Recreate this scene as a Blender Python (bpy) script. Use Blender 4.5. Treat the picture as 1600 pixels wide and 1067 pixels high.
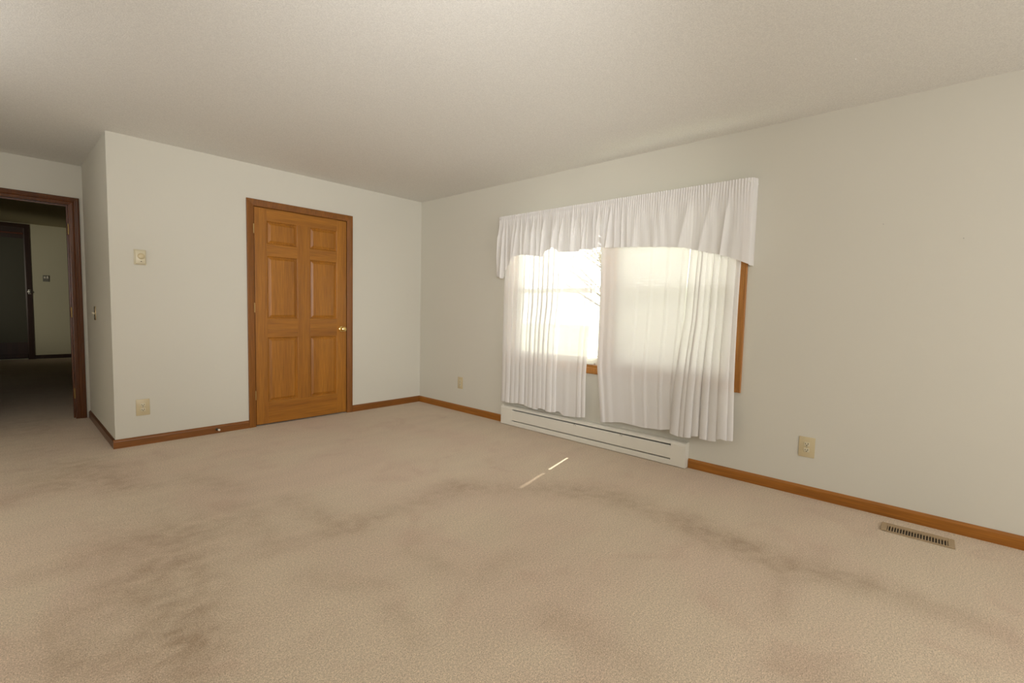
import bpy, bmesh, math, random
from mathutils import Vector, Matrix, noise
random.seed(7)
for o in list(bpy.data.objects): bpy.data.objects.remove(o)
S = bpy.context.scene
COL = S.collection
H = 2.44

# ------------------------------------------------------------------ camera
cam_d = bpy.data.cameras.new('camera')
cam = bpy.data.objects.new('camera', cam_d); COL.objects.link(cam)
yaw, pitch, roll = map(math.radians, (-47.816, -3.9145, 1.4066))
fwd = Vector((-math.sin(yaw)*math.cos(pitch), math.cos(yaw)*math.cos(pitch), math.sin(pitch)))
rt = fwd.cross(Vector((0, 0, 1))).normalized(); up = rt.cross(fwd)
r2 = rt*math.cos(roll)+up*math.sin(roll); u2 = -rt*math.sin(roll)+up*math.cos(roll)
m = Matrix((r2, u2, -fwd)).transposed().to_4x4(); m.translation = Vector((-3.5177, -4.7243, 1.1706))
cam.matrix_world = m
cam_d.sensor_width = 36; cam_d.lens = 730.01*36/1600
cam_d.clip_start = .02
S.camera = cam

# ------------------------------------------------------------------ colour management
vs = S.view_settings
vs.view_transform = 'Standard'; vs.look = 'None'; vs.gamma = 1; vs.use_curve_mapping = False
vs.exposure = 0.14

# ------------------------------------------------------------------ sky, sun, flash, added fill lights
W = bpy.data.worlds.new('sky'); S.world = W; W.use_nodes = True
bg = W.node_tree.nodes['Background']; bg.inputs[0].default_value = (.93, .97, 1, 1); bg.inputs[1].default_value = 7.6

def light(name, kind, loc, direction, power, color, size=None, size_y=None):
    d = bpy.data.lights.new(name, kind); d.energy = power; d.color = color
    if kind == 'AREA':
        d.shape = 'RECTANGLE' if size_y else 'SQUARE'; d.size = size
        if size_y: d.size_y = size_y
    o = bpy.data.objects.new(name, d); COL.objects.link(o); o.location = loc
    o.rotation_euler = Vector(direction).to_track_quat('-Z', 'Y').to_euler()
    return o
sun = light('sun', 'SUN', (6, -1, 6), (-1, -.20, -1.42), 12, (1, .93, .82)); sun.data.angle = math.radians(.53)
# added fill light behind the camera; the rear wall has no window
light('rear_fill', 'AREA', (-2.35, -7.48, 1.45), (0, 1, 0), 62, (1, 1, 1), 3.0, 1.5)
# the photographer's flash beside the camera, thrown towards the far corner, part of it bounced off the ceiling
fl = light('camera_flash', 'SPOT', (-3.55, -4.85, 1.5), (3.6, 4.7, .42), 240, (1, 1, 1))
fl.data.spot_size = math.radians(75); fl.data.spot_blend = 1; fl.data.shadow_soft_size = .2
light('flash_bounce', 'AREA', (-3.55, -4.85, 1.4), (.35, .30, .9), 11, (1, 1, 1), .5, .5)
# added upward fill light in the left bay, no lamp modelled, outside the frame
light('left_up_fill', 'AREA', (-4.9, -1.6, 1.7), (.1, 0, 1), 30, (1, 1, 1), .5, .5)
hl = light('hall_fill', 'SPOT', (-4.7, 4.4, 1.5), (1.95, 3.65, -.05), 95, (1, .93, .76)); hl.data.spot_size = math.radians(52); hl.data.spot_blend = .9; hl.data.shadow_soft_size = .2  # added spot to brighten the far hall wall, no lamp modelled there

# ------------------------------------------------------------------ materials
def mat(name):
    m = bpy.data.materials.new(name); m.use_nodes = True
    nt = m.node_tree; return m, nt, nt.nodes['Principled BSDF']
def plain(name, col, rough=.5, metal=0, spec=.5):
    m, nt, b = mat(name)
    b.inputs['Base Color'].default_value = (*col, 1); b.inputs['Roughness'].default_value = rough
    b.inputs['Metallic'].default_value = metal; b.inputs['Specular IOR Level'].default_value = spec
    n = nt.nodes.new('ShaderNodeTexNoise'); n.inputs['Scale'].default_value = 40
    mr = nt.nodes.new('ShaderNodeMapRange'); mr.inputs[3].default_value = max(0, rough-.04); mr.inputs[4].default_value = min(1, rough+.04)
    tc = nt.nodes.new('ShaderNodeTexCoord')
    nt.links.new(tc.outputs['Object'], n.inputs['Vector']); nt.links.new(n.outputs[0], mr.inputs[0]); nt.links.new(mr.outputs[0], b.inputs['Roughness'])
    return m
def paint(name, col, bump=.0, scale=300, rough=.75, flecks=False):
    m, nt, b = mat(name); N = nt.nodes; L = nt.links
    tc = N.new('ShaderNodeTexCoord')
    n1 = N.new('ShaderNodeTexNoise'); n1.inputs['Scale'].default_value = 1.3; n1.inputs['Detail'].default_value = 3
    L.new(tc.outputs['Object'], n1.inputs['Vector'])
    mx = N.new('ShaderNodeMix'); mx.data_type = 'RGBA'
    mx.inputs[6].default_value = (*[c*.985 for c in col], 1); mx.inputs[7].default_value = (*[min(1, c*1.015) for c in col], 1)
    L.new(n1.outputs[0], mx.inputs[0])
    out = mx.outputs[2]
    b.inputs['Roughness'].default_value = rough; b.inputs['Specular IOR Level'].default_value = .25
    n2 = N.new('ShaderNodeTexNoise'); n2.inputs['Scale'].default_value = scale; n2.inputs['Detail'].default_value = 4
    L.new(tc.outputs['Object'], n2.inputs['Vector'])
    if flecks:
        n3 = N.new('ShaderNodeMapRange'); n3.inputs[1].default_value = .3; n3.inputs[2].default_value = .7
        n3.inputs[3].default_value = .88; n3.inputs[4].default_value = 1.1
        L.new(n2.outputs[0], n3.inputs[0])
        mm = N.new('ShaderNodeMix'); mm.data_type = 'RGBA'; mm.blend_type = 'MULTIPLY'; mm.inputs[0].default_value = 1
        L.new(out, mm.inputs[6]); L.new(n3.outputs[0], mm.inputs[7]); out = mm.outputs[2]
    L.new(out, b.inputs['Base Color'])
    bp = N.new('ShaderNodeBump'); bp.inputs['Strength'].default_value = bump; bp.inputs['Distance'].default_value = .002
    L.new(n2.outputs[0], bp.inputs['Height']); L.new(bp.outputs[0], b.inputs['Normal'])
    return m
def wood(name, c1, c2, axis='Z', rough=.38, ring=9):
    m, nt, b = mat(name); N = nt.nodes; L = nt.links
    tc = N.new('ShaderNodeTexCoord'); mp = N.new('ShaderNodeMapping')
    sc = {'X': (.35, ring, ring), 'Y': (ring, .35, ring), 'Z': (ring, ring, .35)}[axis]
    mp.inputs['Scale'].default_value = sc
    L.new(tc.outputs['Object'], mp.inputs['Vector'])
    n1 = N.new('ShaderNodeTexNoise'); n1.inputs['Scale'].default_value = 1; n1.inputs['Detail'].default_value = 5; n1.inputs['Distortion'].default_value = .6
    L.new(mp.outputs[0], n1.inputs['Vector'])
    mp2 = N.new('ShaderNodeMapping'); mp2.inputs['Scale'].default_value = tuple(v*14 for v in sc)
    L.new(tc.outputs['Object'], mp2.inputs['Vector'])
    n2 = N.new('ShaderNodeTexNoise'); n2.inputs['Scale'].default_value = 1; n2.inputs['Detail'].default_value = 4
    L.new(mp2.outputs[0], n2.inputs['Vector'])
    r = N.new('ShaderNodeMapRange'); r.inputs[1].default_value = .3; r.inputs[2].default_value = .7
    L.new(n1.outputs[0], r.inputs[0])
    mx = N.new('ShaderNodeMix'); mx.data_type = 'RGBA'
    mx.inputs[6].default_value = (*c1, 1); mx.inputs[7].default_value = (*c2, 1); L.new(r.outputs[0], mx.inputs[0])
    r2_ = N.new('ShaderNodeMapRange'); r2_.inputs[1].default_value = .35; r2_.inputs[2].default_value = .65; r2_.inputs[3].default_value = .8; r2_.inputs[4].default_value = 1.12
    L.new(n2.outputs[0], r2_.inputs[0])
    mm = N.new('ShaderNodeMix'); mm.data_type = 'RGBA'; mm.blend_type = 'MULTIPLY'; mm.inputs[0].default_value = 1
    L.new(mx.outputs[2], mm.inputs[6]); L.new(r2_.outputs[0], mm.inputs[7]); L.new(mm.outputs[2], b.inputs['Base Color'])
    b.inputs['Roughness'].default_value = rough; b.inputs['Specular IOR Level'].default_value = .45
    bp = N.new('ShaderNodeBump'); bp.inputs['Strength'].default_value = .08; bp.inputs['Distance'].default_value = .001
    L.new(n2.outputs[0], bp.inputs['Height']); L.new(bp.outputs[0], b.inputs['Normal'])
    return m
def sheer(name, col, clear, trans=.5, weave=False):
    m, nt, b = mat(name); N = nt.nodes; L = nt.links; N.remove(b)
    out = N['Material Output']
    t = N.new('ShaderNodeBsdfTransparent'); t.inputs[0].default_value = (1, 1, 1, 1)
    d = N.new('ShaderNodeBsdfDiffuse'); d.inputs[0].default_value = (*col, 1)
    tl = N.new('ShaderNodeBsdfTranslucent'); tl.inputs[0].default_value = (*col, 1)
    tc = N.new('ShaderNodeTexCoord'); n = N.new('ShaderNodeTexNoise'); n.inputs['Scale'].default_value = 900
    L.new(tc.outputs['Object'], n.inputs['Vector'])
    mr = N.new('ShaderNodeMapRange'); mr.inputs[3].default_value = max(0, clear-.06); mr.inputs[4].default_value = clear+.06 if clear else 0
    L.new(n.outputs[0], mr.inputs[0])
    m1 = N.new('ShaderNodeMixShader'); m1.inputs[0].default_value = trans
    m2 = N.new('ShaderNodeMixShader')
    L.new(d.outputs[0], m1.inputs[1]); L.new(tl.outputs[0], m1.inputs[2])
    L.new(mr.outputs[0], m2.inputs[0]); L.new(m1.outputs[0], m2.inputs[1]); L.new(t.outputs[0], m2.inputs[2])
    L.new(m2.outputs[0], out.inputs['Surface'])
    return m
def thin_clear(name, clear, col, rough):
    m, nt, b = mat(name); N = nt.nodes; L = nt.links; N.remove(b)
    t = N.new('ShaderNodeBsdfTransparent'); g = N.new('ShaderNodeBsdfGlossy' if rough < .3 else 'ShaderNodeBsdfDiffuse')
    g.inputs[0].default_value = (*col, 1)
    if rough < .3: g.inputs['Roughness'].default_value = rough
    mx = N.new('ShaderNodeMixShader'); mx.inputs[0].default_value = clear
    L.new(g.outputs[0], mx.inputs[1]); L.new(t.outputs[0], mx.inputs[2]); L.new(mx.outputs[0], N['Material Output'].inputs['Surface'])
    return m

WALLC = (.68, .652, .565)
M = {}
M['wall'] = paint('wall_paint', WALLC, .04, 420)
M['ceil'] = paint('ceiling_texture', (.80, .785, .74), .45, 210, .9, True)
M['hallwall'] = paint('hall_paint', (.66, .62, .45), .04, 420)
oak1, oak2 = (.285, .104, .009), (.42, .165, .016)
M['oakZ'] = wood('oak_vertical_grain', oak1, oak2, 'Z')
M['oakX'] = wood('oak_grain_along_x', oak1, oak2, 'X')
M['oakY'] = wood('oak_grain_along_y', oak1, oak2, 'Y')
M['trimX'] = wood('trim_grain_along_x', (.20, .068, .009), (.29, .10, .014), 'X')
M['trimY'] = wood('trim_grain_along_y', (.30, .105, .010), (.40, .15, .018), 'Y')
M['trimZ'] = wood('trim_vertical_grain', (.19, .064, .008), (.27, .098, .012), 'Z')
M['windowZ'] = wood('window_oak_grain', (.40, .165, .035), (.52, .225, .052), 'Z')
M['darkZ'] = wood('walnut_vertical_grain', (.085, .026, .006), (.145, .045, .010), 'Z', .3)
M['shadedY'] = wood('shaded_baseboard_grain_along_y', (.085, .026, .006), (.145, .045, .010), 'Y', .3)  # return wall baseboard only: shade put into a darker wood colour
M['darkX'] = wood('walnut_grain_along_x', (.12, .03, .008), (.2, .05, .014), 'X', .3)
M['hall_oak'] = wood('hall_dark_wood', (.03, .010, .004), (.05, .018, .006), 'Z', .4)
M['old_brass'] = plain('old_brass', (.42, .28, .11), .45, .8)
M['bronze_plate'] = plain('bronze_plate', (.55, .42, .25), .22, 1)
M['brass'] = plain('brass', (.85, .62, .25), .18, 1)
M['ivory'] = plain('ivory_plastic', (.62, .52, .32), .35)
M['ivory_light'] = plain('pale_ivory_plastic', (.68, .61, .43), .35)
M['slot'] = plain('dark_slot', (.05, .035, .02), .7)
M['heater'] = plain('heater_enamel', (.78, .75, .66), .35)
M['fin'] = plain('aluminium_fins', (.55, .53, .47), .5, .2)
M['vent'] = plain('tan_vent_enamel', (.40, .29, .17), .45)
M['vinyl'] = plain('white_vinyl', (.80, .78, .70), .4)
M['slat'] = None
M['rod'] = plain('white_rod', (.8, .78, .72), .4)
M['steel'] = plain('steel', (.45, .43, .38), .35, .8)
M['rubber'] = plain('white_rubber', (.85, .8, .68), .6)
M['darkmetal'] = plain('dark_bronze', (.06, .045, .03), .4, .5)
M['glass'] = thin_clear('window_glass', .94, (1, 1, 1), .02)
M['screen'] = thin_clear('insect_screen', .80, (.25, .26, .25), .8)
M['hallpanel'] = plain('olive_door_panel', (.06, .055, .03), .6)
M['grey'] = plain('grey_plastic', (.20, .19, .15), .45)
M['sheer'] = sheer('sheer_white_fabric', (.90, .875, .845), .15, .12)
M['valance'] = sheer('valance_white_fabric', (.82, .795, .765), .065, .02)
M['hem'] = sheer('doubled_hem_fabric', (.91, .885, .855), .10, .07)
M['slat'] = sheer('white_blind_slat', (.90, .90, .85), .0, .22)
M['slat_closed'] = sheer('white_closed_blind_slat', (.90, .90, .85), .0, .07)
M['lawn'] = paint('pale_lawn', (.42, .45, .30), .2, 30)
M['bark'] = plain('bark', (.10, .075, .05), .9)
M['leaf'] = plain('leaf', (.16, .22, .05), .7)
M['siding'] = paint('shingle', (.3, .28, .25), .2, 60)

# carpet: pile noise + wear attribute (traffic marks trodden into the pile, broad darker areas by the doorway)
def carpet():
    m, nt, b = mat('beige_carpet'); N = nt.nodes; L = nt.links
    tc = N.new('ShaderNodeTexCoord')
    def nz(scale, det=3, dist=0):
        n = N.new('ShaderNodeTexNoise'); n.inputs['Scale'].default_value = scale; n.inputs['Detail'].default_value = det; n.inputs['Distortion'].default_value = dist
        L.new(tc.outputs['Object'], n.inputs['Vector']); return n.outputs[0]
    def rng(s, a, b_, c, d):
        r = N.new('ShaderNodeMapRange'); r.inputs[1].default_value = a; r.inputs[2].default_value = b_; r.inputs[3].default_value = c; r.inputs[4].default_value = d
        L.new(s, r.inputs[0]); return r.outputs[0]
    def mix(f, a, b_, bt='MIX'):
        x = N.new('ShaderNodeMix'); x.data_type = 'RGBA'; x.blend_type = bt
        for s, v in ((0, f), (6, a), (7, b_)):
            if isinstance(v, (int, float)): x.inputs[s].default_value = v
            elif isinstance(v, tuple): x.inputs[s].default_value = (*v, 1)
            else: L.new(v, x.inputs[s])
        return x.outputs[2]
    base = mix(rng(nz(1.6, 5, .4), .40, .62, 0, 1), (.645, .528, .39), (.635, .50, .375))
    pink = mix(rng(nz(3.3, 4, .8), .56, .72, 0, .55), base, (.57, .425, .315))
    at = N.new('ShaderNodeAttribute'); at.attribute_name = 'wear_tone'
    ml = N.new('ShaderNodeMath'); ml.operation = 'MULTIPLY'
    L.new(at.outputs['Fac'], ml.inputs[0]); L.new(rng(nz(13, 8, .3), .35, .65, .5, 1.3), ml.inputs[1])
    worn = mix(ml.outputs[0], pink, (.40, .295, .20))
    # lengthwise vacuum / brush shading
    mp = N.new('ShaderNodeMapping'); mp.inputs['Scale'].default_value = (2.2, 7, 1); mp.inputs['Rotation'].default_value = (0, 0, .35)
    L.new(tc.outputs['Object'], mp.inputs['Vector'])
    vn = N.new('ShaderNodeTexNoise'); vn.inputs['Scale'].default_value = 1; vn.inputs['Detail'].default_value = 4; L.new(mp.outputs[0], vn.inputs['Vector'])
    c = mix(1, worn, rng(vn.outputs[0], .35, .65, .975, 1.02), 'MULTIPLY')
    tuft = nz(260, 2); tuft2 = nz(110, 2)
    c = mix(1, c, rng(tuft, .3, .7, .66, 1.32), 'MULTIPLY')
    c = mix(1, c, rng(tuft2, .3, .7, .86, 1.13), 'MULTIPLY')
    L.new(c, b.inputs['Base Color'])
    b.inputs['Roughness'].default_value = 1; b.inputs['Specular IOR Level'].default_value = .05
    b.inputs['Sheen Weight'].default_value = .1
    bp = N.new('ShaderNodeBump'); bp.inputs['Strength'].default_value = .5; bp.inputs['Distance'].default_value = .004
    L.new(tuft, bp.inputs['Height']); L.new(bp.outputs[0], b.inputs['Normal'])
    return m
M['carpet'] = carpet()

# ------------------------------------------------------------------ helpers
def tag(o, label=None, cat=None, group=None, kind=None):
    if label: o['label'] = label
    if cat: o['category'] = cat
    if group: o['group'] = group
    if kind: o['kind'] = kind
    return o
def wloc(o):
    v = Vector((0, 0, 0))
    while o: v += o.location; o = o.parent
    return v
def empty(name, loc, label=None, cat=None, group=None, kind=None):
    o = bpy.data.objects.new(name, None); COL.objects.link(o); o.location = loc; o.empty_display_size = .05
    return tag(o, label, cat, group, kind)
class MB:
    """collects shapes given in world coordinates"""
    def __init__(s): s.bm = bmesh.new()
    def box(s, x0, x1, y0, y1, z0, z1, bevel=0, seg=2):
        t = bmesh.new()
        vs_ = [t.verts.new((x, y, z)) for x in (x0, x1) for y in (y0, y1) for z in (z0, z1)]
        for f in ((0, 1, 3, 2), (4, 6, 7, 5), (0, 4, 5, 1), (2, 3, 7, 6), (0, 2, 6, 4), (1, 5, 7, 3)):
            t.faces.new([vs_[i] for i in f])
        bmesh.ops.recalc_face_normals(t, faces=t.faces)
        if bevel: bmesh.ops.bevel(t, geom=list(t.edges), offset=bevel, segments=seg, affect='EDGES', profile=.5)
        s.add(t); return s
    def add(s, t):
        me = bpy.data.meshes.new('tmp'); t.to_mesh(me); t.free(); s.bm.from_mesh(me); bpy.data.meshes.remove(me)
    def lathe(s, origin, axis, prof, n=24):
        """prof: (distance along axis, radius)"""
        a = Vector(axis).normalized(); q = a.to_track_quat('Z', 'Y'); o = Vector(origin); t = bmesh.new(); rings = []
        for h, r in prof:
            rings.append([t.verts.new(o+q@Vector((r*math.cos(2*math.pi*i/n), r*math.sin(2*math.pi*i/n), h))) for i in range(n)])
        for A, B in zip(rings, rings[1:]):
            for i in range(n): t.faces.new((A[i], A[(i+1) % n], B[(i+1) % n], B[i]))
        t.faces.new(rings[0][::-1]); t.faces.new(rings[-1])
        bmesh.ops.recalc_face_normals(t, faces=t.faces); s.add(t); return s
    def tube(s, pts, r, n=10):
        pts = [Vector(p) for p in pts]; rr = r if isinstance(r, (list, tuple)) else [r]*len(pts); t = bmesh.new(); rings = []
        for i, p in enumerate(pts):
            d = (pts[min(i+1, len(pts)-1)]-pts[max(i-1, 0)]).normalized(); q = d.to_track_quat('Z', 'Y')
            rings.append([t.verts.new(p+q@Vector((rr[i]*math.cos(2*math.pi*k/n), rr[i]*math.sin(2*math.pi*k/n), 0))) for k in range(n)])
        for A, B in zip(rings, rings[1:]):
            for i in range(n): t.faces.new((A[i], A[(i+1) % n], B[(i+1) % n], B[i]))
        t.faces.new(rings[0][::-1]); t.faces.new(rings[-1]); bmesh.ops.recalc_face_normals(t, faces=t.faces); s.add(t); return s
    def prism(s, P, U, V, poly, D, length):
        """2-D polygon in plane (P; U,V) extruded along D"""
        P, U, V, D = map(Vector, (P, U, V, D)); t = bmesh.new()
        a = [t.verts.new(P+U*u+V*v) for u, v in poly]; b = [t.verts.new(P+U*u+V*v+D*length) for u, v in poly]
        n = len(poly)
        for i in range(n): t.faces.new((a[i], a[(i+1) % n], b[(i+1) % n], b[i]))
        t.faces.new(a[::-1]); t.faces.new(b); bmesh.ops.recalc_face_normals(t, faces=t.faces); s.add(t); return s
    def sweep(s, O, U, V, Nn, path, prof, closed=False):
        """mitred moulding: path in (U,V), profile (inward offset to the right of travel, thickness along Nn)"""
        O, U, V, Nn = map(Vector, (O, U, V, Nn)); t = bmesh.new(); n = len(path); rings = []
        def seg(i): a = Vector(path[i % n]); b = Vector(path[(i+1) % n]); return (b-a).normalized()
        for i in range(n):
            if closed or 0 < i < n-1: d0, d1 = seg(i-1), seg(i)
            elif i == 0: d0 = d1 = seg(0)
            else: d0 = d1 = seg(n-2)
            n0 = Vector((d0.y, -d0.x)); n1 = Vector((d1.y, -d1.x)); mv = (n0+n1); mv = mv/(mv.length_squared/2) if mv.length > 1e-6 else n0
            rings.append([t.verts.new(O+U*(path[i][0]+mv.x*w)+V*(path[i][1]+mv.y*w)+Nn*h) for w, h in prof])
        k = len(prof); R = list(range(n))+([0] if closed else [])
        for a, b in zip(R, R[1:]):
            for j in range(k): t.faces.new((rings[a][j], rings[a][(j+1) % k], rings[b][(j+1) % k], rings[b][j]))
        if not closed: t.faces.new(rings[0]); t.faces.new(rings[-1][::-1])
        bmesh.ops.recalc_face_normals(t, faces=t.faces); s.add(t); return s
    def build(s, name, material, parent=None, smooth=False, origin=None):
        me = bpy.data.meshes.new(name)
        off = wloc(parent) if parent else (Vector(origin) if origin else Vector((0, 0, 0)))
        bmesh.ops.translate(s.bm, verts=s.bm.verts, vec=-off)
        s.bm.to_mesh(me); s.bm.free()
        for mm in (material if isinstance(material, (list, tuple)) else [material]): me.materials.append(mm)
        if smooth:
            for p in me.polygons: p.use_smooth = True
            try: me.set_sharp_from_angle(angle=math.radians(40))
            except Exception: pass
        o = bpy.data.objects.new(name, me); COL.objects.link(o)
        if parent: o.parent = parent
        elif origin: o.location = origin
        return o
def struct(o, label=None): o['kind'] = 'structure'; (label and o.__setitem__('label', label)); return o
def lerp(pts, t):
    """piecewise linear; pts sorted ascending on first value"""
    if t <= pts[0][0]: return pts[0][1]
    for (a, va), (b, vb) in zip(pts, pts[1:]):
        if t <= b: return va+(vb-va)*(t-a)/(b-a)
    return pts[-1][1]

# ------------------------------------------------------------------ room shell
WEAR_TONE = [(-3.543,-.894,-3.466,-.78,.1,.6),(-3.361,-.521,-3.273,-.758,.1,.6),(-3.158,-.285,-3.028,-.996,.12,.8),(-2.959,-1.063,-2.882,-1.123,.06,.5),
(-2.691,-1.086,-2.532,-1.506,.1,.6),(-2.379,-1.907,-2.344,-2.465,.09,.6),(-2.687,-2.445,-2.278,-2.478,.09,.5),(-2.223,-2.48,-1.502,-2.474,.12,.7),
(-1.502,-2.474,-1.025,-3.059,.12,.7),(-.998,-3.04,-.894,-3.289,.12,.6),(-.94,-3.314,-.973,-3.773,.14,.8),(-.973,-3.773,-1.011,-4.036,.14,.9),
(-1.011,-4.036,-1.043,-4.3,.12,.8),(-1.043,-4.3,-.99,-4.503,.11,.7),(-.99,-4.503,-.981,-4.9,.1,.7),(-1.129,-4.253,-1.515,-4.34,.05,.5),
(-2.219,-2.915,-2.197,-3.174,.06,.5),(-2.536,-3.213,-2.538,-3.441,.05,.5),(-3.132,-1.914,-2.863,-1.999,.14,.8),(-3.149,-2.248,-3.115,-2.246,.10,1),
(-3.158,-2.433,-3.162,-2.909,.08,.8),(-3.162,-2.909,-3.162,-3.065,.09,.7),(-3.416,-2.56,-3.398,-2.745,.09,.6),(-3.24,-2.047,-3.437,-1.956,.08,.5),
(-2.993,-2.219,-2.995,-2.437,.12,.9),(-3.257,-2.362,-3.372,-2.412,.1,.6),(-3.026,-2.656,-3.11,-2.92,.10,1),(-3.339,-2.767,-3.214,-2.813,.1,.6),
(-2.61,-1.81,-2.64,-2.316,.07,.5),(-1.914,-3.304,-2.131,-3.312,.07,.4),(-2.655,-2.782,-2.5,-3.039,.06,.5),(-2.12,-4.067,-2.15,-3.716,.07,.4),
(-2.12,-3.693,-2.097,-3.796,.07,.4),(-1.703,-4.577,-1.79,-4.449,.08,.4),(-3.3,-.4,-3.4,1.4,.35,.5),(-3.4,1.4,-3.2,4,.4,.5),
(-3.05,-1.9,-3.2,-3.1,.35,.35),(-3.2,-.6,-2.9,-1.9,.3,.3)]  # wide entries: broad soft darkening at left and through the doorway
def wear_tone_at(x, y):
    nx = noise.noise(Vector((x*5, y*5, 0)))*.03; ny = noise.noise(Vector((x*5, y*5, 7)))*.03
    p = Vector((x+nx, y+ny)); inv = 1
    for x0, y0, x1, y1, r, s in WEAR_TONE:
        a = Vector((x0, y0)); d = Vector((x1, y1))-a; t = max(0, min(1, (p-a).dot(d)/max(d.length_squared, 1e-6)))
        q = (p-a-d*t).length/(r*1.25)
        if q < 2.2: inv *= 1-.50*s*math.exp(-q*q*1.6)
    return 1-inv
bm = bmesh.new()
X0, X1, Y0, Y1 = -6.0, .14, -7.7, 8.3
st = .05; nx_, ny_ = int((X1-X0)/st)+1, int((Y1-Y0)/st)+1
gx = [X0+(X1-X0)*i/(nx_-1) for i in range(nx_)]; gy = [Y0+(Y1-Y0)*j/(ny_-1) for j in range(ny_)]
grid = [[bm.verts.new((x, y, 0)) for y in gy] for x in gx]
for i in range(nx_-1):
    for j in range(ny_-1): bm.faces.new((grid[i][j], grid[i+1][j], grid[i+1][j+1], grid[i][j+1]))
base_v = [bm.verts.new((x, y, -.12)) for x, y in ((X0, Y0), (X1, Y0), (X1, Y1), (X0, Y1))]; bm.faces.new(base_v[::-1])
me = bpy.data.meshes.new('floor'); bm.to_mesh(me); bm.free()
at = me.attributes.new('wear_tone', 'FLOAT', 'POINT')
for v in me.vertices:
    x, y = v.co.x, v.co.y
    at.data[v.index].value = wear_tone_at(x, y) if (x > -5 and -5.5 < y < 6) else 0
me.materials.append(M['carpet'])
floor = bpy.data.objects.new('floor', me); COL.objects.link(floor); struct(floor, 'beige pink cut pile carpet with trodden darker traffic marks')

struct(MB().box(-6, .14, -7.7, 1.57, H, H+.15).build('ceiling', M['ceil']), 'cream textured ceiling with tiny sparkling specks')
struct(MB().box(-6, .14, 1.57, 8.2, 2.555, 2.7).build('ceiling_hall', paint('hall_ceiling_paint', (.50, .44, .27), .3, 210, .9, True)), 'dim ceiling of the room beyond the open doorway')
t = bmesh.new(); rg_ = random.Random(21)
for _ in range(1500):
    c = Vector((rg_.uniform(-4.6, -.02), rg_.uniform(-5, 1.4), H-.0012))
    if c.y > -.02 and c.x > -2.95: continue
    nrm = Vector((rg_.gauss(0, .8), rg_.gauss(0, .8), -1)).normalized(); a_ = nrm.orthogonal().normalized(); b_ = nrm.cross(a_); r_ = rg_.uniform(.0008, .0016)
    t.faces.new([t.verts.new(c+a_*r_*math.cos(k)+b_*r_*math.sin(k)) for k in (0, 1.26, 2.51, 3.77, 5.03)])
mb = MB(); mb.add(t); gl = mb.build('glitter', plain('ceiling_glitter', (.97, .96, .93), .32, .85), bpy.data.objects['ceiling']); gl['kind'] = 'stuff'
# wall with the closet door (y 0..0.12), opening x -1.905..-.967
struct(MB().box(-2.925, -1.915, 0, .12, 0, H).box(-.957, 0, 0, .12, 0, H).box(-1.915, -.957, 0, .12, 2.085, H).build('wall_north', M['wall']), 'cream wall holding the closed wooden door')
struct(MB().box(-2.925, -2.805, .12, 1.45, 0, H).build('wall_return', M['wall']), 'short shaded cream return wall beside the doorway')
struct(MB().box(-2.955, .14, 1.45, 1.57, 0, H).box(-6, -3.905, 1.45, 1.57, 0, H).box(-3.905, -2.955, 1.45, 1.57, 2.125, H).box(-6, .14, 1.45, 1.57, H, 2.7).build('wall_far_north', M['wall']), 'cream wall around the open dark-cased doorway')
# window wall: two openings
OY0, OYm0, OYm1, OY1, OZ0, OZ1 = -3.673, -2.665, -2.575, -1.510, .68, 2.018
w = MB()
w.box(0, .14, -7.7, OY0, 0, H).box(0, .14, OY1, 1.45, 0, H).box(0, .14, OY0, OY1, 0, OZ0).box(0, .14, OY0, OY1, OZ1, H).box(0, .14, OYm0, OYm1, OZ0, OZ1)
struct(w.build('wall_east', M['wall']), 'long cream wall holding the curtained window')
struct(MB().box(-6, -5.86, -7.7, 8.2, 0, 2.7).build('wall_west', M['wall']))
struct(MB().box(-5.86, 0, -7.7, -7.56, 0, H).build('wall_south', M['wall']))
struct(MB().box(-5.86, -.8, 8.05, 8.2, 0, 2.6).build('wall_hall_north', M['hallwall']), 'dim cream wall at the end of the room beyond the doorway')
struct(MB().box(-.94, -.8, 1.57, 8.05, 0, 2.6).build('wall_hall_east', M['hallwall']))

# baseboards
BB = [(0, 0), (0, .014), (.052, .014), (.0585, .0125), (.063, .0085), (.066, .007), (.0707, .004), (.0707, 0)]
def bboard(name, P, D, Nn, length, material, label=None):
    """P start at wall/floor, D run, Nn out of wall"""
    return struct(MB().prism(P, (0, 0, 1), Nn, BB, D, length).build(name, material), label)
bboard('baseboard_north_left', (-2.939, 0, 0), (1, 0, 0), (0, -1, 0), 2.939-1.960, M['trimX'], 'brown oak baseboard left of the closed door')
bboard('baseboard_north_right', (-.913, 0, 0), (1, 0, 0), (0, -1, 0), .913, M['trimX'], 'short brown oak baseboard between door and corner')
bboard('baseboard_return', (-2.925, 0, 0), (0, 1, 0), (-1, 0, 0), 1.436, M['shadedY'], 'return wall baseboard with its shade put into a darker wood colour')
bboard('baseboard_east_left', (0, -1.466, 0), (0, 1, 0), (-1, 0, 0), 1.452, M['trimY'], 'orange oak baseboard left of the heater')
bboard('baseboard_east_right', (0, -7.56, 0), (0, 1, 0), (-1, 0, 0), 7.56-3.388, M['trimY'], 'orange oak baseboard right of the heater')
bboard('baseboard_hall', (-3.055, 8.05, 0), (1, 0, 0), (0, -1, 0), 2.1, M['hall_oak'], 'dark baseboard of the far room')

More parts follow.
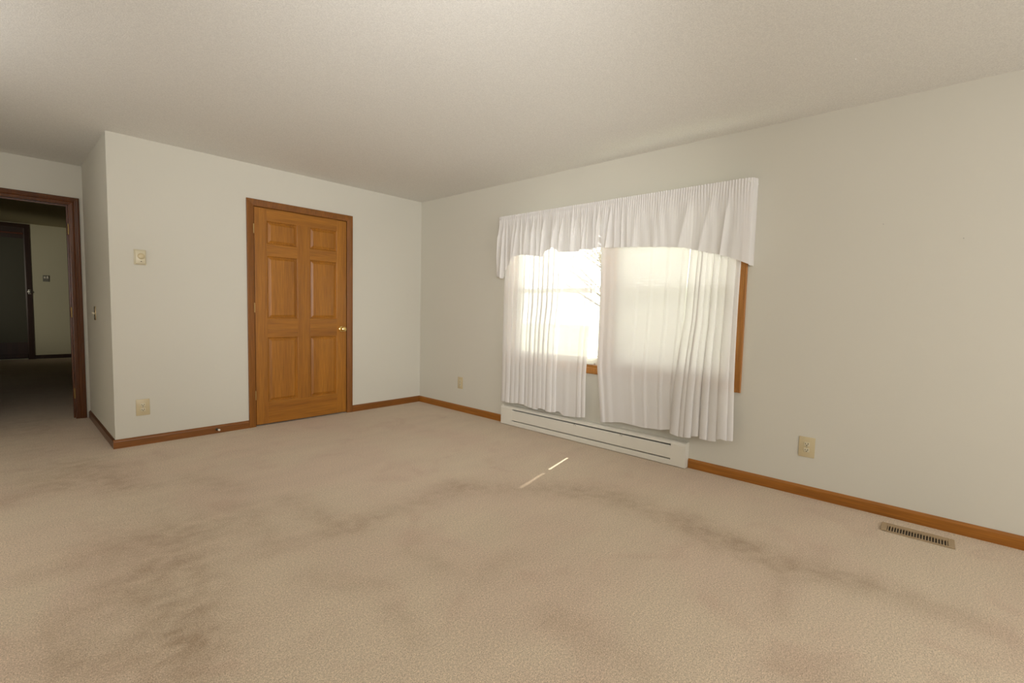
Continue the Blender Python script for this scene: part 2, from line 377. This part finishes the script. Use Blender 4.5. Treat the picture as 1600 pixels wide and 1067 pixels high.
# ------------------------------------------------------------------ closet door
CAS = [(0, 0), (0, .0155), (.004, .0175), (.018, .0165), (.046, .0115), (.058, .009), (.062, .006), (.062, 0)]
struct(MB().sweep((0, 0, 0), (1, 0, 0), (0, 0, 1), (0, -1, 0), [(-1.959, 0), (-1.959, 2.127), (-.914, 2.127), (-.914, 0)], CAS).build('trim_1', M['trimZ']), 'brown oak casing around the closed door')
struct(MB().box(-1.915, -1.901, .0, .12, 0, 2.085).box(-.971, -.957, .0, .12, 0, 2.085).box(-1.901, -.971, .0, .12, 2.074, 2.085)
       .box(-1.901, -1.889, .036, .07, 0, 2.074).box(-.983, -.971, .036, .07, 0, 2.074).box(-1.889, -.983, .036, .07, 2.062, 2.074).build('trim_2', M['trimZ']), 'oak jamb of the closed door')
d1 = empty('door_1', (-1.436, 0, 0)); struct(d1, 'six panel stained oak closet door with brass knob')
DX0, DX1, DZ0, DZ1 = -1.8925, -.9815, .014, 2.0595; DY0, DY1 = -.002, .033
cols_ = [(-1.785, -1.497), (-1.376, -1.087)]; rows_ = [(.222, .848), (1.025, 1.622), (1.73, 1.948)]
MB().box(DX0, cols_[0][0], DY0, DY1, DZ0, DZ1, .0015).box(cols_[1][1], DX1, DY0, DY1, DZ0, DZ1, .0015).box(cols_[0][1], cols_[1][0], DY0+.0002, DY1, rows_[0][0], rows_[-1][1]).build('stile', M['oakZ'], d1)
r_ = MB(); zz = [DZ0]+[v for r in rows_ for v in r]+[DZ1]
for k in range(0, 8, 2):
    if k in (0, 6): r_.box(cols_[0][0], cols_[1][1], DY0+.0001, DY1, zz[k], zz[k+1])
    else:
        for c0, c1 in ((cols_[0][0], cols_[0][1]), (cols_[1][0], cols_[1][1])): r_.box(c0, c1, DY0+.0001, DY1, zz[k], zz[k+1])
r_.build('rail', M['oakX'], d1)
for c0, c1 in cols_:
    for z0, z1 in rows_:
        p = MB()
        # ovolo sticking round the recess, then the raised field
        p.sweep((0, 0, 0), (1, 0, 0), (0, 0, 1), (0, -1, 0), [(c0, z0), (c0, z1), (c1, z1), (c1, z0)], [(0, -.02), (0, .0016), (.004, .0006), (.008, -.004), (.011, -.010), (.011, -.02)], True)
        t = bmesh.new(); L_ = [(.011, .010), (.016, .0105), (.034, .0015), (.037, .0005)]
        rg = []
        for o_, dy in L_: rg.append([t.verts.new((x, dy, z)) for x, z in ((c0+o_, z0+o_), (c1-o_, z0+o_), (c1-o_, z1-o_), (c0+o_, z1-o_))])
        for A, B in zip(rg, rg[1:]):
            for i in range(4): t.faces.new((A[i], A[(i+1) % 4], B[(i+1) % 4], B[i]))
        t.faces.new(rg[-1])
        bk = [t.verts.new((x, .024, z)) for x, z in ((c0+.011, z0+.011), (c1-.011, z0+.011), (c1-.011, z1-.011), (c0+.011, z1-.011))]
        for i in range(4): t.faces.new((bk[i], bk[(i+1) % 4], rg[0][(i+1) % 4], rg[0][i]))
        t.faces.new(bk[::-1]); bmesh.ops.recalc_face_normals(t, faces=t.faces)
        p.add(t); p.build('door_panel', M['oakZ'], d1)
kb = MB().lathe((-1.036, DY0, .917), (0, -1, 0), [(0, .031), (.004, .031), (.008, .027), (.010, .014), (.026, .011), (.032, .014), (.038, .024), (.048, .028), (.058, .026), (.064, .018), (.066, .006)], 32).build('door_knob', M['brass'], d1, True)
kb['label'] = 'polished brass knob'
MB().box(-.9745, -.972, .0, .03, .875, .96).build('latch_plate', M['darkmetal'], d1)
for z in (.30, 1.13, 1.86):
    MB().lathe((-1.8995, -.0085, z-.045), (0, 0, 1), [(0, .003), (.002, .0052), (.088, .0052), (.09, .003)], 12).box(-1.906, -1.893, -.004, -.0022, z-.044, z+.044).build('hinge', M['old_brass'], d1, True)
# spring door stop screwed to the baseboard
ds = empty('door_stop', (-2.229, -.014, .036), 'short dark spring door stop with white tip on the baseboard left of the door', 'door stop')
MB().lathe((-2.229, -.014, .036), (0, -1, 0), [(0, .011), (.005, .011), (.008, .007)], 16).build('base_plate', M['darkmetal'], ds, True)
pts = [(-2.229+.005*math.cos(a*.9), -.020-.055*a/60, .036+.005*math.sin(a*.9)+.006*(a/60)) for a in range(61)]
MB().tube(pts, .0016, 6).tube([(-2.229, -.02, .036), (-2.229, -.076, .042)], .003, 8).build('spring', M['darkmetal'], ds, True)
MB().lathe((-2.229, -.074, .042), (0, -1, .1), [(0, .006), (.002, .009), (.014, .009), (.017, .005)], 16).build('rubber_tip', M['rubber'], ds, True)

# ------------------------------------------------------------------ alcove doorway
CO = [(0, 0), (0, .012), (.004, .017), (.016, .018), (.024, .0155), (.029, .0175), (.036, .0155), (.044, .0085), (.052, .0095), (.060, .0075), (.068, .004), (.068, 0)]
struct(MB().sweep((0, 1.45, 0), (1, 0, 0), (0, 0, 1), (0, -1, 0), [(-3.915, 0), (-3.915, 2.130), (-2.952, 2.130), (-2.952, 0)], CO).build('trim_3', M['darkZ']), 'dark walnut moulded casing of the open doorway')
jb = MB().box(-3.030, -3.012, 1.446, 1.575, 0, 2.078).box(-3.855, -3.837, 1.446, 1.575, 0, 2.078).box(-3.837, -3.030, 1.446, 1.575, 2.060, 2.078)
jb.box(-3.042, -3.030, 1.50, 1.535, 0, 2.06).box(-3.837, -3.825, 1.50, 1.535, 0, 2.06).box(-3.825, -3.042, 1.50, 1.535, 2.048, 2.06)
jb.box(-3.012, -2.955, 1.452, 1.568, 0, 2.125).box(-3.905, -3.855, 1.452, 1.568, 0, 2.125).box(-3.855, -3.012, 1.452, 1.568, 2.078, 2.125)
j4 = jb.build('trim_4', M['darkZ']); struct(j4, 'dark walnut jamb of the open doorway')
for z in (.25, 1.04, 1.83):
    MB().box(-3.0325, -3.030, 1.452, 1.497, z-.05, z+.05).lathe((-3.0335, 1.4485, z-.05), (0, 0, 1), [(0, .004), (.002, .006), (.098, .006), (.1, .004)], 12).build('hinge', M['old_brass'], j4, True)

# far door in the dim room
d2 = empty('door_2', (-3.55, 8.05, 0)); struct(d2, 'dark framed olive glazed door in the dim far room')
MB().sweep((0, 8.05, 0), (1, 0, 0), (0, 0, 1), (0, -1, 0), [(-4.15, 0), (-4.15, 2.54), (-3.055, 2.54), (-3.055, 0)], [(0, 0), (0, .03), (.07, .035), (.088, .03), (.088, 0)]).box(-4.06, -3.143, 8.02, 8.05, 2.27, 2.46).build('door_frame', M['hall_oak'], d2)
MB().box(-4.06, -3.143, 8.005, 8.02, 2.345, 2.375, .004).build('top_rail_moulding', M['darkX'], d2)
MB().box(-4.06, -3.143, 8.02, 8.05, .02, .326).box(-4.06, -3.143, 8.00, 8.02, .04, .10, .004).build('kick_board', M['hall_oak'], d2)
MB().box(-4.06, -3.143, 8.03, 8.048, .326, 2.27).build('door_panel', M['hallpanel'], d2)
MB().lathe((-3.088, 8.02, 1.28), (0, -1, 0), [(0, .028), (.006, .028), (.01, .012), (.03, .012), (.035, .024), (.05, .026), (.058, .012)], 20).box(-3.108, -3.068, 8.012, 8.02, 1.235, 1.325, .003).build('door_knob', M['steel'], d2, True)

# ------------------------------------------------------------------ windows
CW = [(0, 0), (0, .0155), (.004, .0175), (.018, .0165), (.046, .0115), (.053, .009), (.057, .006), (.057, 0)]
cy0, cy1, cz0, cz1 = -3.730, -1.453, .623, 2.075
# sweep in plane U=-y so the opening lies to the right of travel
struct(MB().sweep((0, 0, 0), (0, 1, 0), (0, 0, 1), (-1, 0, 0), [(cy0, cz0), (cy0, cz1), (cy1, cz1), (cy1, cz0)], CW, True)
       .box(-.012, 0, OYm0, OYm1, OZ0, OZ1, .002).build('trim_5', M['windowZ']), 'orange oak casing framing the double window')
struct(MB().box(.0, .14, OY0, OY0+.012, OZ0, OZ1).box(.0, .14, OY1-.012, OY1, OZ0, OZ1).box(0, .14, OY0, OY1, OZ1-.012, OZ1).box(0, .14, OYm0-.006, OYm0, OZ0, OZ1).box(0, .14, OYm1, OYm1+.006, OZ0, OZ1)
       .box(-.004, .14, OY0, OYm0, OZ0, OZ0+.015).box(-.004, .14, OYm1, OY1, OZ0, OZ0+.015).build('trim_6', M['oakY']), 'oak jamb lining of the double window')
def window(name, a, b, label):
    o = empty(name, (.1, (a+b)/2, OZ0)); struct(o, label)
    z0, z1 = OZ0+.015, OZ1-.012; zm = 1.365
    def fr(x0, x1, ya, yb, za, zb, wd):
        return MB().box(x0, x1, ya, ya+wd, za, zb).box(x0, x1, yb-wd, yb, za, zb).box(x0, x1, ya+wd, yb-wd, za, za+wd).box(x0, x1, ya+wd, yb-wd, zb-wd, zb)
    fr(.066, .138, a, b, z0, z1, .022).build('window_frame', M['vinyl'], o)
    lo = fr(.070, .100, a+.022, b-.022, z0+.022, zm+.02, .040).build('lower_sash', M['vinyl'], o)
    MB().box(.083, .087, a+.06, b-.06, z0+.06, zm-.018).build('glass_pane', M['glass'], lo)
    MB().box(.060, .070, (a+b)/2-.03, (a+b)/2+.03, zm-.002, zm+.016, .003).build('sash_lock', M['vinyl'], lo)
    uo = fr(.102, .130, a+.022, b-.022, zm-.02, z1-.022, .040).build('upper_sash', M['vinyl'], o)
    MB().box(.114, .118, a+.06, b-.06, zm+.018, z1-.06).build('glass_pane', M['glass'], uo)
    MB().box(.1315, .1325, a+.03, b-.03, z0+.02, zm).build('insect_screen', M['screen'], o)
window('window_1', OYm1+.006, OY1-.012, 'left double hung window glowing behind the left curtain')
window('window_2', OY0+.012, OYm0-.006, 'right double hung window behind the middle curtain')
def blind(a, b, tilt, label, sm='slat'):
    o = empty('window_blind', (.036, (a+b)/2, OZ1-.013), label, 'blind', 'mini blinds in the double window')
    MB().box(.018, .048, a, b, OZ1-.040, OZ1-.013, .002).build('headrail', M['vinyl'], o)
    MB().box(.024, .048, a, b, OZ0+.018, OZ0+.034, .004).build('bottom_rail', M['vinyl'], o)
    s = MB(); n = 60; za, zb = OZ0+.045, OZ1-.05
    ct, sn = math.cos(tilt), math.sin(tilt)
    for i in range(n):
        z = za+(zb-za)*i/(n-1); t = bmesh.new(); row = []
        for y in (a+.002, b-.002):
            r = []
            for k in range(5):
                q = (k/4-.5)*.025; h = .0018*(1-(2*(k/4)-1)**2)
                r.append(t.verts.new((.036+q*ct-h*sn, y, z+q*sn+h*ct)))
            row.append(r)
        for k in range(4): t.faces.new((row[0][k], row[0][k+1], row[1][k+1], row[1][k]))
        s.add(t)
    s.build('slats', M[sm], o, True)
    c = MB()
    for f in (.14, .5, .86):
        y = a+(b-a)*f
        for x in (.0225, .0495): c.tube([(x, y, OZ0+.03), (x, y, OZ1-.03)], .0009, 5)
    c.build('ladder_cord', M['vinyl'], o)
    MB().tube([(.012, b-.07, OZ1-.03), (.010, b-.072, OZ1-.5)], .003, 8).build('tilt_wand', M['vinyl'], o, True)
blind(-2.50, OY1-.020, math.radians(-8), 'white mini blind with open slats in the bright left window')
blind(OY0+.020, OYm0-.014, math.radians(-58), 'white mini blind with tilted slats in the right window', 'slat_closed')

# ------------------------------------------------------------------ curtains
def edge(pts): # (y,z) list top to bottom -> fn(z)
    p = sorted([(z, y) for y, z in pts]); return lambda z: lerp(p, z)
def sheet(name, L, R, ztop, bottom, xb, fold, material, parent, nu=420, nz=64, z_from=None):
    """fabric sheet; u runs from the left (larger y) edge to the right edge"""
    t = bmesh.new(); g = []
    for i in range(nu+1):
        u = i/nu; col = []
        yb = L(bottom_ref)+(R(bottom_ref)-L(bottom_ref))*u
        zb = bottom(yb)
        zt = ztop(u) if callable(ztop) else ztop
        for j in range(nz+1):
            z = zt+(zb-zt)*j/nz; y = L(z)+(R(z)-L(z))*u
            dx, dy = fold(u, z)
            col.append(t.verts.new((xb+dx, y+dy, z)))
        g.append(col)
    for i in range(nu):
        for j in range(nz): t.faces.new((g[i][j], g[i+1][j], g[i+1][j+1], g[i][j+1]))
    mb = MB(); mb.add(t); return mb.build(name, material, parent, True)
bottom_ref = .25
def pleats(centres, seed, lat=1.0):
    """sum of looped pleats: centres (u, half width, depth)"""
    ph = random.Random(seed)
    C_ = [(c, w_, d, ph.uniform(-.4, .4), ph.uniform(.8, 1.2)) for c, w_, d in centres]
    def f(u, z, top=2.05, grow=.55 if lat < 2 else .85):
        g = grow+(1-grow)*min(1, (top-z)/1.2); dx = dy = 0
        for c, w_, d, s, k in C_:
            q = (u-c-s*.012*(top-z))/(w_*k)
            if abs(q) < 3:
                e = math.exp(-q*q); dx -= d*g*e; dy += -lat*d*g*q*e
        dx += .0008*math.sin(u*40+z*1.3)
        return dx, dy
    return f
def zfun(pts): # (y,z) any order -> fn(y)
    p = sorted(pts); return lambda y: lerp(p, y)

hemL = zfun([(-1.479,.239),(-1.62,.240),(-1.69,.245),(-1.706,.258),(-1.79,.248),(-1.888,.232),(-1.968,.226),(-2.005,.262),(-2.045,.239),(-2.121,.227),(-2.209,.248),(-2.268,.217),(-2.407,.229),(-2.488,.243)])
hemM = zfun([(-2.651,.228),(-2.85,.262),(-3.022,.254),(-3.183,.264),(-3.3,.29)])
hemR = zfun([(-3.274,.262),(-3.325,.246),(-3.417,.256),(-3.477,.280),(-3.51,.265),(-3.57,.259),(-3.614,.268),(-3.643,.293),(-3.665,.284),(-3.716,.290)])
LL = edge([(-1.488,2.05),(-1.488,1.572),(-1.484,1.192),(-1.482,.804),(-1.483,.411),(-1.479,.239)])
LR = edge([(-2.556,2.05),(-2.555,1.72),(-2.549,1.424),(-2.539,1.207),(-2.507,1.041),(-2.495,.93),(-2.488,.723),(-2.480,.593),(-2.488,.243)])
ML = edge([(-2.593,2.05),(-2.593,1.717),(-2.599,1.208),(-2.597,.728),(-2.605,.635),(-2.629,.445),(-2.651,.228)])
MR = edge([(-3.35,2.05),(-3.348,1.618),(-3.336,1.36),(-3.329,1.123),(-3.309,.834),(-3.294,.54),(-3.31,.287)])
RL = edge([(-3.37,2.05),(-3.366,1.637),(-3.352,1.359),(-3.344,1.124),(-3.31,.836),(-3.286,.543),(-3.275,.246)])
RR = edge([(-3.706,2.05),(-3.704,1.528),(-3.700,1.224),(-3.700,.915),(-3.703,.693),(-3.711,.47),(-3.716,.29)])

def curtain(L, R, hem, fold, xb, label, hem_z):
    o = empty('sheer_curtain', (xb, (L(2.05)+R(2.05))/2, 2.05), label, 'curtain')
    sheet('sheer_cloth', L, R, 2.05, hem, xb, fold, M['sheer'], o, 420, 70)
    sheet('hem', L, R, lambda u: hem_z, hem, xb+.0015, fold, M['hem'], o, 420, 12)
    return o
fL = pleats([(.045,.02,.016),(.095,.016,.024),(.16,.018,.026),(.215,.016,.024),(.285,.016,.028),(.34,.014,.024),(.385,.014,.026),(.45,.014,.028),(.50,.015,.030),(.55,.014,.026),(.61,.016,.028),(.655,.014,.016),(.80,.03,.004),(.93,.015,.008),(.985,.012,.010)], 3, 2.1)
fM = pleats([(.03,.02,.008),(.13,.03,.005),(.45,.02,.0025),(.62,.02,.003),(.80,.02,.004),(.95,.02,.006)], 5)
fR = pleats([(.07,.05,.020),(.20,.030,.022),(.29,.035,.027),(.40,.045,.016),(.55,.035,.024),(.70,.07,.016),(.84,.05,.025),(.96,.04,.012)], 8, 1.6)
curtain(LL, LR, hemL, fL, -.080, 'sheer white curtain panel bunched in folds over the bright left window', .43)
curtain(ML, MR, hemM, fM, -.076, 'flat sheer white curtain panel spread over the right window', .44)
curtain(RL, RR, hemR, fR, -.082, 'sheer white curtain panel gathered at the right edge of the window', .475)

# rods
cr = empty('curtain_rod', (-.07, -2.58, 2.035), 'slim white rod carrying the sheer curtain panels', 'curtain rod')
MB().tube([(-.001, -1.452, 2.035), (-.06, -1.452, 2.035), (-.074, -1.47, 2.035), (-.074, -3.71, 2.035), (-.06, -3.728, 2.035), (-.001, -3.728, 2.035)], .006, 10).build('rod', M['rod'], cr, True)
vr = empty('curtain_rod', (-.11, -2.58, 2.062), 'outer white rod carrying the gathered valance', 'curtain rod')
MB().tube([(-.001, -1.418, 2.062), (-.09, -1.418, 2.062), (-.11, -1.435, 2.062), (-.11, -3.745, 2.062), (-.09, -3.762, 2.062), (-.001, -3.762, 2.062)], .006, 10).build('rod', M['rod'], vr, True)

# valance: one cloth running wall - front - wall, gathered on its rod
vbot = zfun([(-1.41,1.498),(-1.432,1.494),(-1.504,1.471),(-1.528,1.54),(-1.585,1.619),(-1.634,1.678),(-1.733,1.697),(-2.008,1.663),(-2.021,1.709),(-2.08,1.723),(-2.13,1.736),(-2.189,1.693),(-2.395,1.685),(-2.414,1.706),(-2.525,1.693),(-2.586,1.705),(-2.739,1.694),(-2.965,1.683),(-3.175,1.668),(-3.323,1.653),(-3.394,1.63),(-3.531,1.599),(-3.64,1.566),(-3.715,1.536),(-3.749,1.517),(-3.773,1.507)])
def valance():
    o = empty('window_valance', (-.11, -2.58, 2.062), 'gathered white sheer valance hanging across the top of the window', 'valance')
    t = bmesh.new(); g = []
    Lf, Rf = -1.415, -3.765; front = Lf-Rf; ret = .106; tot = front+2*ret; nu, nz = 900, 46
    rnd = random.Random(4)
    folds = [(c, rnd.uniform(.007, .024), rnd.uniform(.006, .026), rnd.uniform(-.02, .05)) for c in [i*.043+rnd.uniform(-.012, .012) for i in range(34)]]
    folds += [(1.52, .03, .010, .03), (1.72, .05, .008, .05), (1.95, .035, .012, .09), (2.10, .03, .010, .08), (2.21, .02, .012, .04)]
    for i in range(nu+1):
        s = tot*i/nu
        rc = .045
        def at_(q):
            if q < ret: return -q, Lf
            if q > ret+front: return -(tot-q), Rf
            return -ret, Lf-(q-ret)
        A_, B_ = at_(max(0, s-rc)), at_(min(tot, s+rc)); P_ = at_(s)
        bx, by = (A_[0]+B_[0]+2*P_[0])/4, (A_[1]+B_[1]+2*P_[1])/4
        if s < rc or s > tot-rc: bx, by = P_
        tx_, ty_ = B_[0]-A_[0], B_[1]-A_[1]; ln = math.hypot(tx_, ty_); tx_, ty_ = tx_/ln, ty_/ln
        nxv, nyv = ty_, -tx_
        soft = min(1, abs(s)/.06, abs(tot-s)/.06)
        sf = s-ret; zb = vbot(by) if 0 < sf < front else (1.498 if s < ret else 1.507)
        gat = .7+.5*noise.noise(Vector((s*6, 0, 3)))
        col = []
        for j in range(nz+1):
            f = j/nz
            z = 2.086+.003*noise.noise(Vector((s*60, 0, 1)))+(zb-2.086)*f
            dz = 2.062-z
            fine = math.exp(-((dz)/.05)**2)*.5+math.exp(-max(dz, 0)/.14)*.7
            off = .0042*gat*fine*math.sin(s*330+4*noise.noise(Vector((s*9, z*3, 0))))+.004*math.sin(s*70+6*noise.noise(Vector((s*4, z*1.5, 5))))*min(1, max(dz, 0)/.12)*.5
            if abs(dz) < .012: off *= .45
            dsl = 0
            for c, w_, d, sl in folds:
                cc = c-sl*(1-dz/.45)*-1*.5 if False else c-sl*(dz/.4)
                q = (sf-cc)/w_
                if abs(q) < 3:
                    e = math.exp(-q*q); k = min(1, max(dz, 0)/.18); off += d*k*e; dsl -= .9*d*k*q*e
            off *= soft
            off += .012*soft
            col.append(t.verts.new((bx+nxv*off+tx_*dsl*soft, by+nyv*off+ty_*dsl*soft, z)))
        g.append(col)
    for i in range(nu):
        for j in range(nz): t.faces.new((g[i][j], g[i+1][j], g[i+1][j+1], g[i][j+1]))
    mb = MB(); mb.add(t); mb.build('gathered_cloth', M['valance'], o, True)
valance()

# ------------------------------------------------------------------ baseboard heater
hy0, hy1 = -3.386, -1.468
ht = empty('baseboard_heater', (-.033, (hy0+hy1)/2, 0), 'long cream enamelled electric baseboard heater under the window', 'heater')
a, b = hy0+.115, hy1-.15
# back plate with curved hood, front panel, kick lip
MB().prism((0, a, 0), (-1, 0, 0), (0, 0, 1), [(0, .006), (0, .195), (.045, .195), (.060, .186), (.064, .169), (.061, .169), (.057, .183), (.044, .191), (.004, .191), (.004, .006)], (0, 1, 0), b-a).build('hood', M['heater'], ht)
MB().prism((0, a, 0), (-1, 0, 0), (0, 0, 1), [(.058, .062), (.063, .056), (.066, .060), (.066, .151), (.060, .157), (.057, .152), (.062, .149), (.062, .064)], (0, 1, 0), b-a).build('front_panel', M['heater'], ht)
MB().prism((0, a, 0), (-1, 0, 0), (0, 0, 1), [(.004, .004), (.064, .004), (.066, .008), (.066, .047), (.060, .049), (.060, .010), (.004, .010)], (0, 1, 0), b-a).build('bottom_lip', M['heater'], ht)
fm = MB().tube([(-.03, a, .10), (-.03, b, .10)], .008, 10)
n = int((b-a)/.012)
for i in range(n):
    y = a+.005+i*.012; fm.box(-.054, -.006, y, y+.0012, .065, .162)
fm.build('heating_fins', M['fin'], ht)
for ya, yb in ((hy0, a), (b, hy1)):
    MB().prism((0, ya, 0), (-1, 0, 0), (0, 0, 1), [(0, .004), (.064, .004), (.067, .007), (.067, .170), (.062, .187), (.046, .196), (0, .196)], (0, 1, 0), yb-ya).build('end_cap', M['heater'], ht)
for y in (-2.39, -2.85):
    MB().lathe((-.0655, y, .150), (-1, 0, 0), [(0, .005), (.002, .005), (.004, .003)], 12).box(-.0662, -.057, y+.014, y+.019, .146, .168).build('panel_clip', M['steel'], ht, True)

# ------------------------------------------------------------------ floor register
fv = empty('floor_vent', (-.2, -4.717, 0), 'tan metal floor register set in the carpet near the right baseboard', 'floor vent')
vx0, vx1, vy0, vy1 = -.262, -.137, -4.868, -4.566
MB().box(vx0, vx1, vy0, vy0+.026, .001, .008, .0015).box(vx0, vx1, vy1-.026, vy1, .001, .008, .0015).box(vx1-.042, vx1, vy0+.026, vy1-.026, .001, .008).box(vx0, vx0+.006, vy0+.026, vy1-.026, .001, .008).build('frame', M['vent'], fv)
MB().box(vx0+.006, vx1-.042, vy0+.026, vy1-.026, .0008, .0022).build('duct_opening', M['slot'], fv)
lv = MB(); nL = 21
for i in range(nL):
    y = vy0+.031+(vy1-vy0-.062)*i/(nL-1); lv.box(vx0+.005, vx1-.041, y-.0022, y+.0022, .002, .0075)
lv.build('louvre', M['vent'], fv)

# ------------------------------------------------------------------ outlets, switch, thermostats
def outlet(P, U, Nn, label, wd=.090, hg=.132):
    """P centre on the wall, U right-hand direction, Nn out of the wall"""
    P, U, Nn = map(Vector, (P, U, Nn)); V = Vector((0, 0, 1))
    o = empty('wall_outlet', P, label, 'outlet', 'duplex wall outlets')
    def bx(mb, u0, u1, v0, v1, n0, n1, bev=0):
        c = [P+U*u+V*v+Nn*q for u, v, q in ((u0, v0, n0), (u1, v1, n1))]
        mb.box(*sorted((c[0].x, c[1].x)), *sorted((c[0].y, c[1].y)), *sorted((c[0].z, c[1].z)), bev)
    m1 = MB(); bx(m1, -wd/2, wd/2, -hg/2, hg/2, 0, .006, .0025); m1.build('cover_plate', M['ivory'], o, True)
    for s in (-1, 1):
        r = MB(); bx(r, -.0165, .0165, s*.0195-.0135, s*.0195+.0135, .0055, .0085, .002); rc = r.build('receptacle', M['ivory_light'], o, True)
        k = MB(); bx(k, -.0085, -.0055, s*.0195-.002, s*.0195+.007, .008, .0088); bx(k, .0052, .0085, s*.0195-.003, s*.0195+.008, .008, .0088)
        k.lathe(P+V*(s*.0195-.0075)+Nn*.008, Nn, [(0, .0033), (.0008, .0033)], 12); k.build('slots', M['slot'], rc)
    MB().lathe(P+Nn*.006, Nn, [(0, .0035), (.001, .003), (.0013, .001)], 12).build('screw', M['steel'], o, True)
outlet((0, -4.150, .325), (0, -1, 0), (-1, 0, 0), 'ivory duplex outlet on the window wall right of the heater')
outlet((0, -.762, .325), (0, -1, 0), (-1, 0, 0), 'small ivory duplex outlet between the corner and the left curtain', .082, .132)
outlet((-2.747, 0, .307), (1, 0, 0), (0, -1, 0), 'ivory duplex outlet low on the wall left of the door')

th = empty('wall_thermostat', (-2.738, 0, 1.513), 'ivory dial thermostat high on the wall left of the door', 'thermostat')
MB().box(-2.777, -2.699, -.008, 0, 1.453, 1.573, .003).build('back_plate', M['ivory_light'], th, True)
MB().box(-2.771, -2.705, -.024, -.007, 1.460, 1.566, .006).build('cover', M['ivory_light'], th, True)
MB().lathe((-2.734, -.023, 1.520), (0, -1, 0), [(0, .024), (.003, .024), (.004, .021), (.010, .020), (.012, .017)], 32).build('dial', M['ivory'], th, True)
MB().box(-2.738, -2.730, -.0255, -.0235, 1.477, 1.482).build('pointer_mark', M['slot'], th)

sw = empty('light_switch', (-2.925, .85, 1.045), 'bronze plated toggle switch on the shaded return wall beside the doorway', 'light switch')
MB().box(-2.931, -2.925, .812, .888, .985, 1.108, .002).build('cover_plate', M['bronze_plate'], sw, True)
MB().prism((-2.931, .845, 1.045), (-1, 0, 0), (0, 0, 1), [(0, -.010), (.016, -.002), (.021, .006), (.018, .010), (0, .006)], (0, 1, 0), .010).build('toggle', M['ivory_light'], sw)
for z in (1.015, 1.075): MB().lathe((-2.931, .850, z), (-1, 0, 0), [(0, .0035), (.001, .003)], 10).build('screw', M['steel'], sw)

h2 = empty('hall_thermostat', (-2.858, 8.05, 1.548), 'small square dark thermostat on the dim far wall beyond the doorway', 'thermostat')
MB().box(-2.903, -2.813, 8.03, 8.05, 1.488, 1.608, .004).build('housing', M['grey'], h2)
MB().box(-2.890, -2.862, 8.018, 8.031, 1.545, 1.585, .005).box(-2.852, -2.822, 8.018, 8.031, 1.545, 1.59, .005).build('lever', M['rubber'], h2, True)

for y, z, lab in ((-4.456, 1.721, 'tiny nail head in the wall right of the window, nearer the curtain'), (-4.802, 1.611, 'tiny nail head in the wall near the right edge of the photo')):
    tag(MB().lathe((0, y, z), (-1, 0, .12), [(-.004, .0012), (.010, .0012), (.0105, .0026), (.012, .0024)], 10).build('nail', M['steel'], None, True, (0, y, z)), lab, 'nail')

# ------------------------------------------------------------------ outside
struct(MB().box(.14, 40, -30, 30, -.6, -.35).build('ground', M['lawn']), 'pale lawn outside the window')
def tree(x, y, hgt, label, seed):
    o = empty('garden_tree', (x, y, -.35), label, 'tree'); rn = random.Random(seed)
    br = MB(); br.tube([(x, y, -.35), (x+.05, y, hgt*.3), (x, y+.08, hgt*.62), (x+.03, y, hgt)], [.13, .10, .06, .01], 10)
    tips = []
    for k in range(34):
        h0 = hgt*rn.uniform(.25, .9); a_ = rn.uniform(0, 6.28); l_ = (hgt-h0)*.55+.5
        p1 = Vector((x+math.cos(a_)*l_*.5, y+math.sin(a_)*l_*.5, h0+l_*.3)); p2 = Vector((x+math.cos(a_+.2)*l_, y+math.sin(a_+.2)*l_, h0+l_*.75))
        br.tube([(x, y, h0), p1, p2], [.03, .018, .005], 6)
        for q in range(4):
            e = p1.lerp(p2, rn.random())+Vector((rn.uniform(-.5, .5), rn.uniform(-.5, .5), rn.uniform(-.1, .5)))
            br.tube([p1.lerp(p2, rn.random()), e], [.008, .003], 5); tips.append(e)
    br.build('branches', M['bark'], o, True)
    t = bmesh.new()
    for e in tips:
        for q in range(9):
            c = e+Vector([rn.gauss(0, .16) for _ in range(3)]); d = Vector([rn.gauss(0, 1) for _ in range(3)]).normalized(); s_ = d.orthogonal().normalized()
            vsx = [t.verts.new(c+d*i*.04+s_*j*.02) for i, j in ((-1, 0), (0, 1), (1, 0), (0, -1))]; t.faces.new(vsx)
    mb = MB(); mb.add(t); mb.build('foliage', M['leaf'], o)
tree(8.2, 2.4, 4.2, 'leafy garden tree glimpsed through the gap between the curtains', 11)
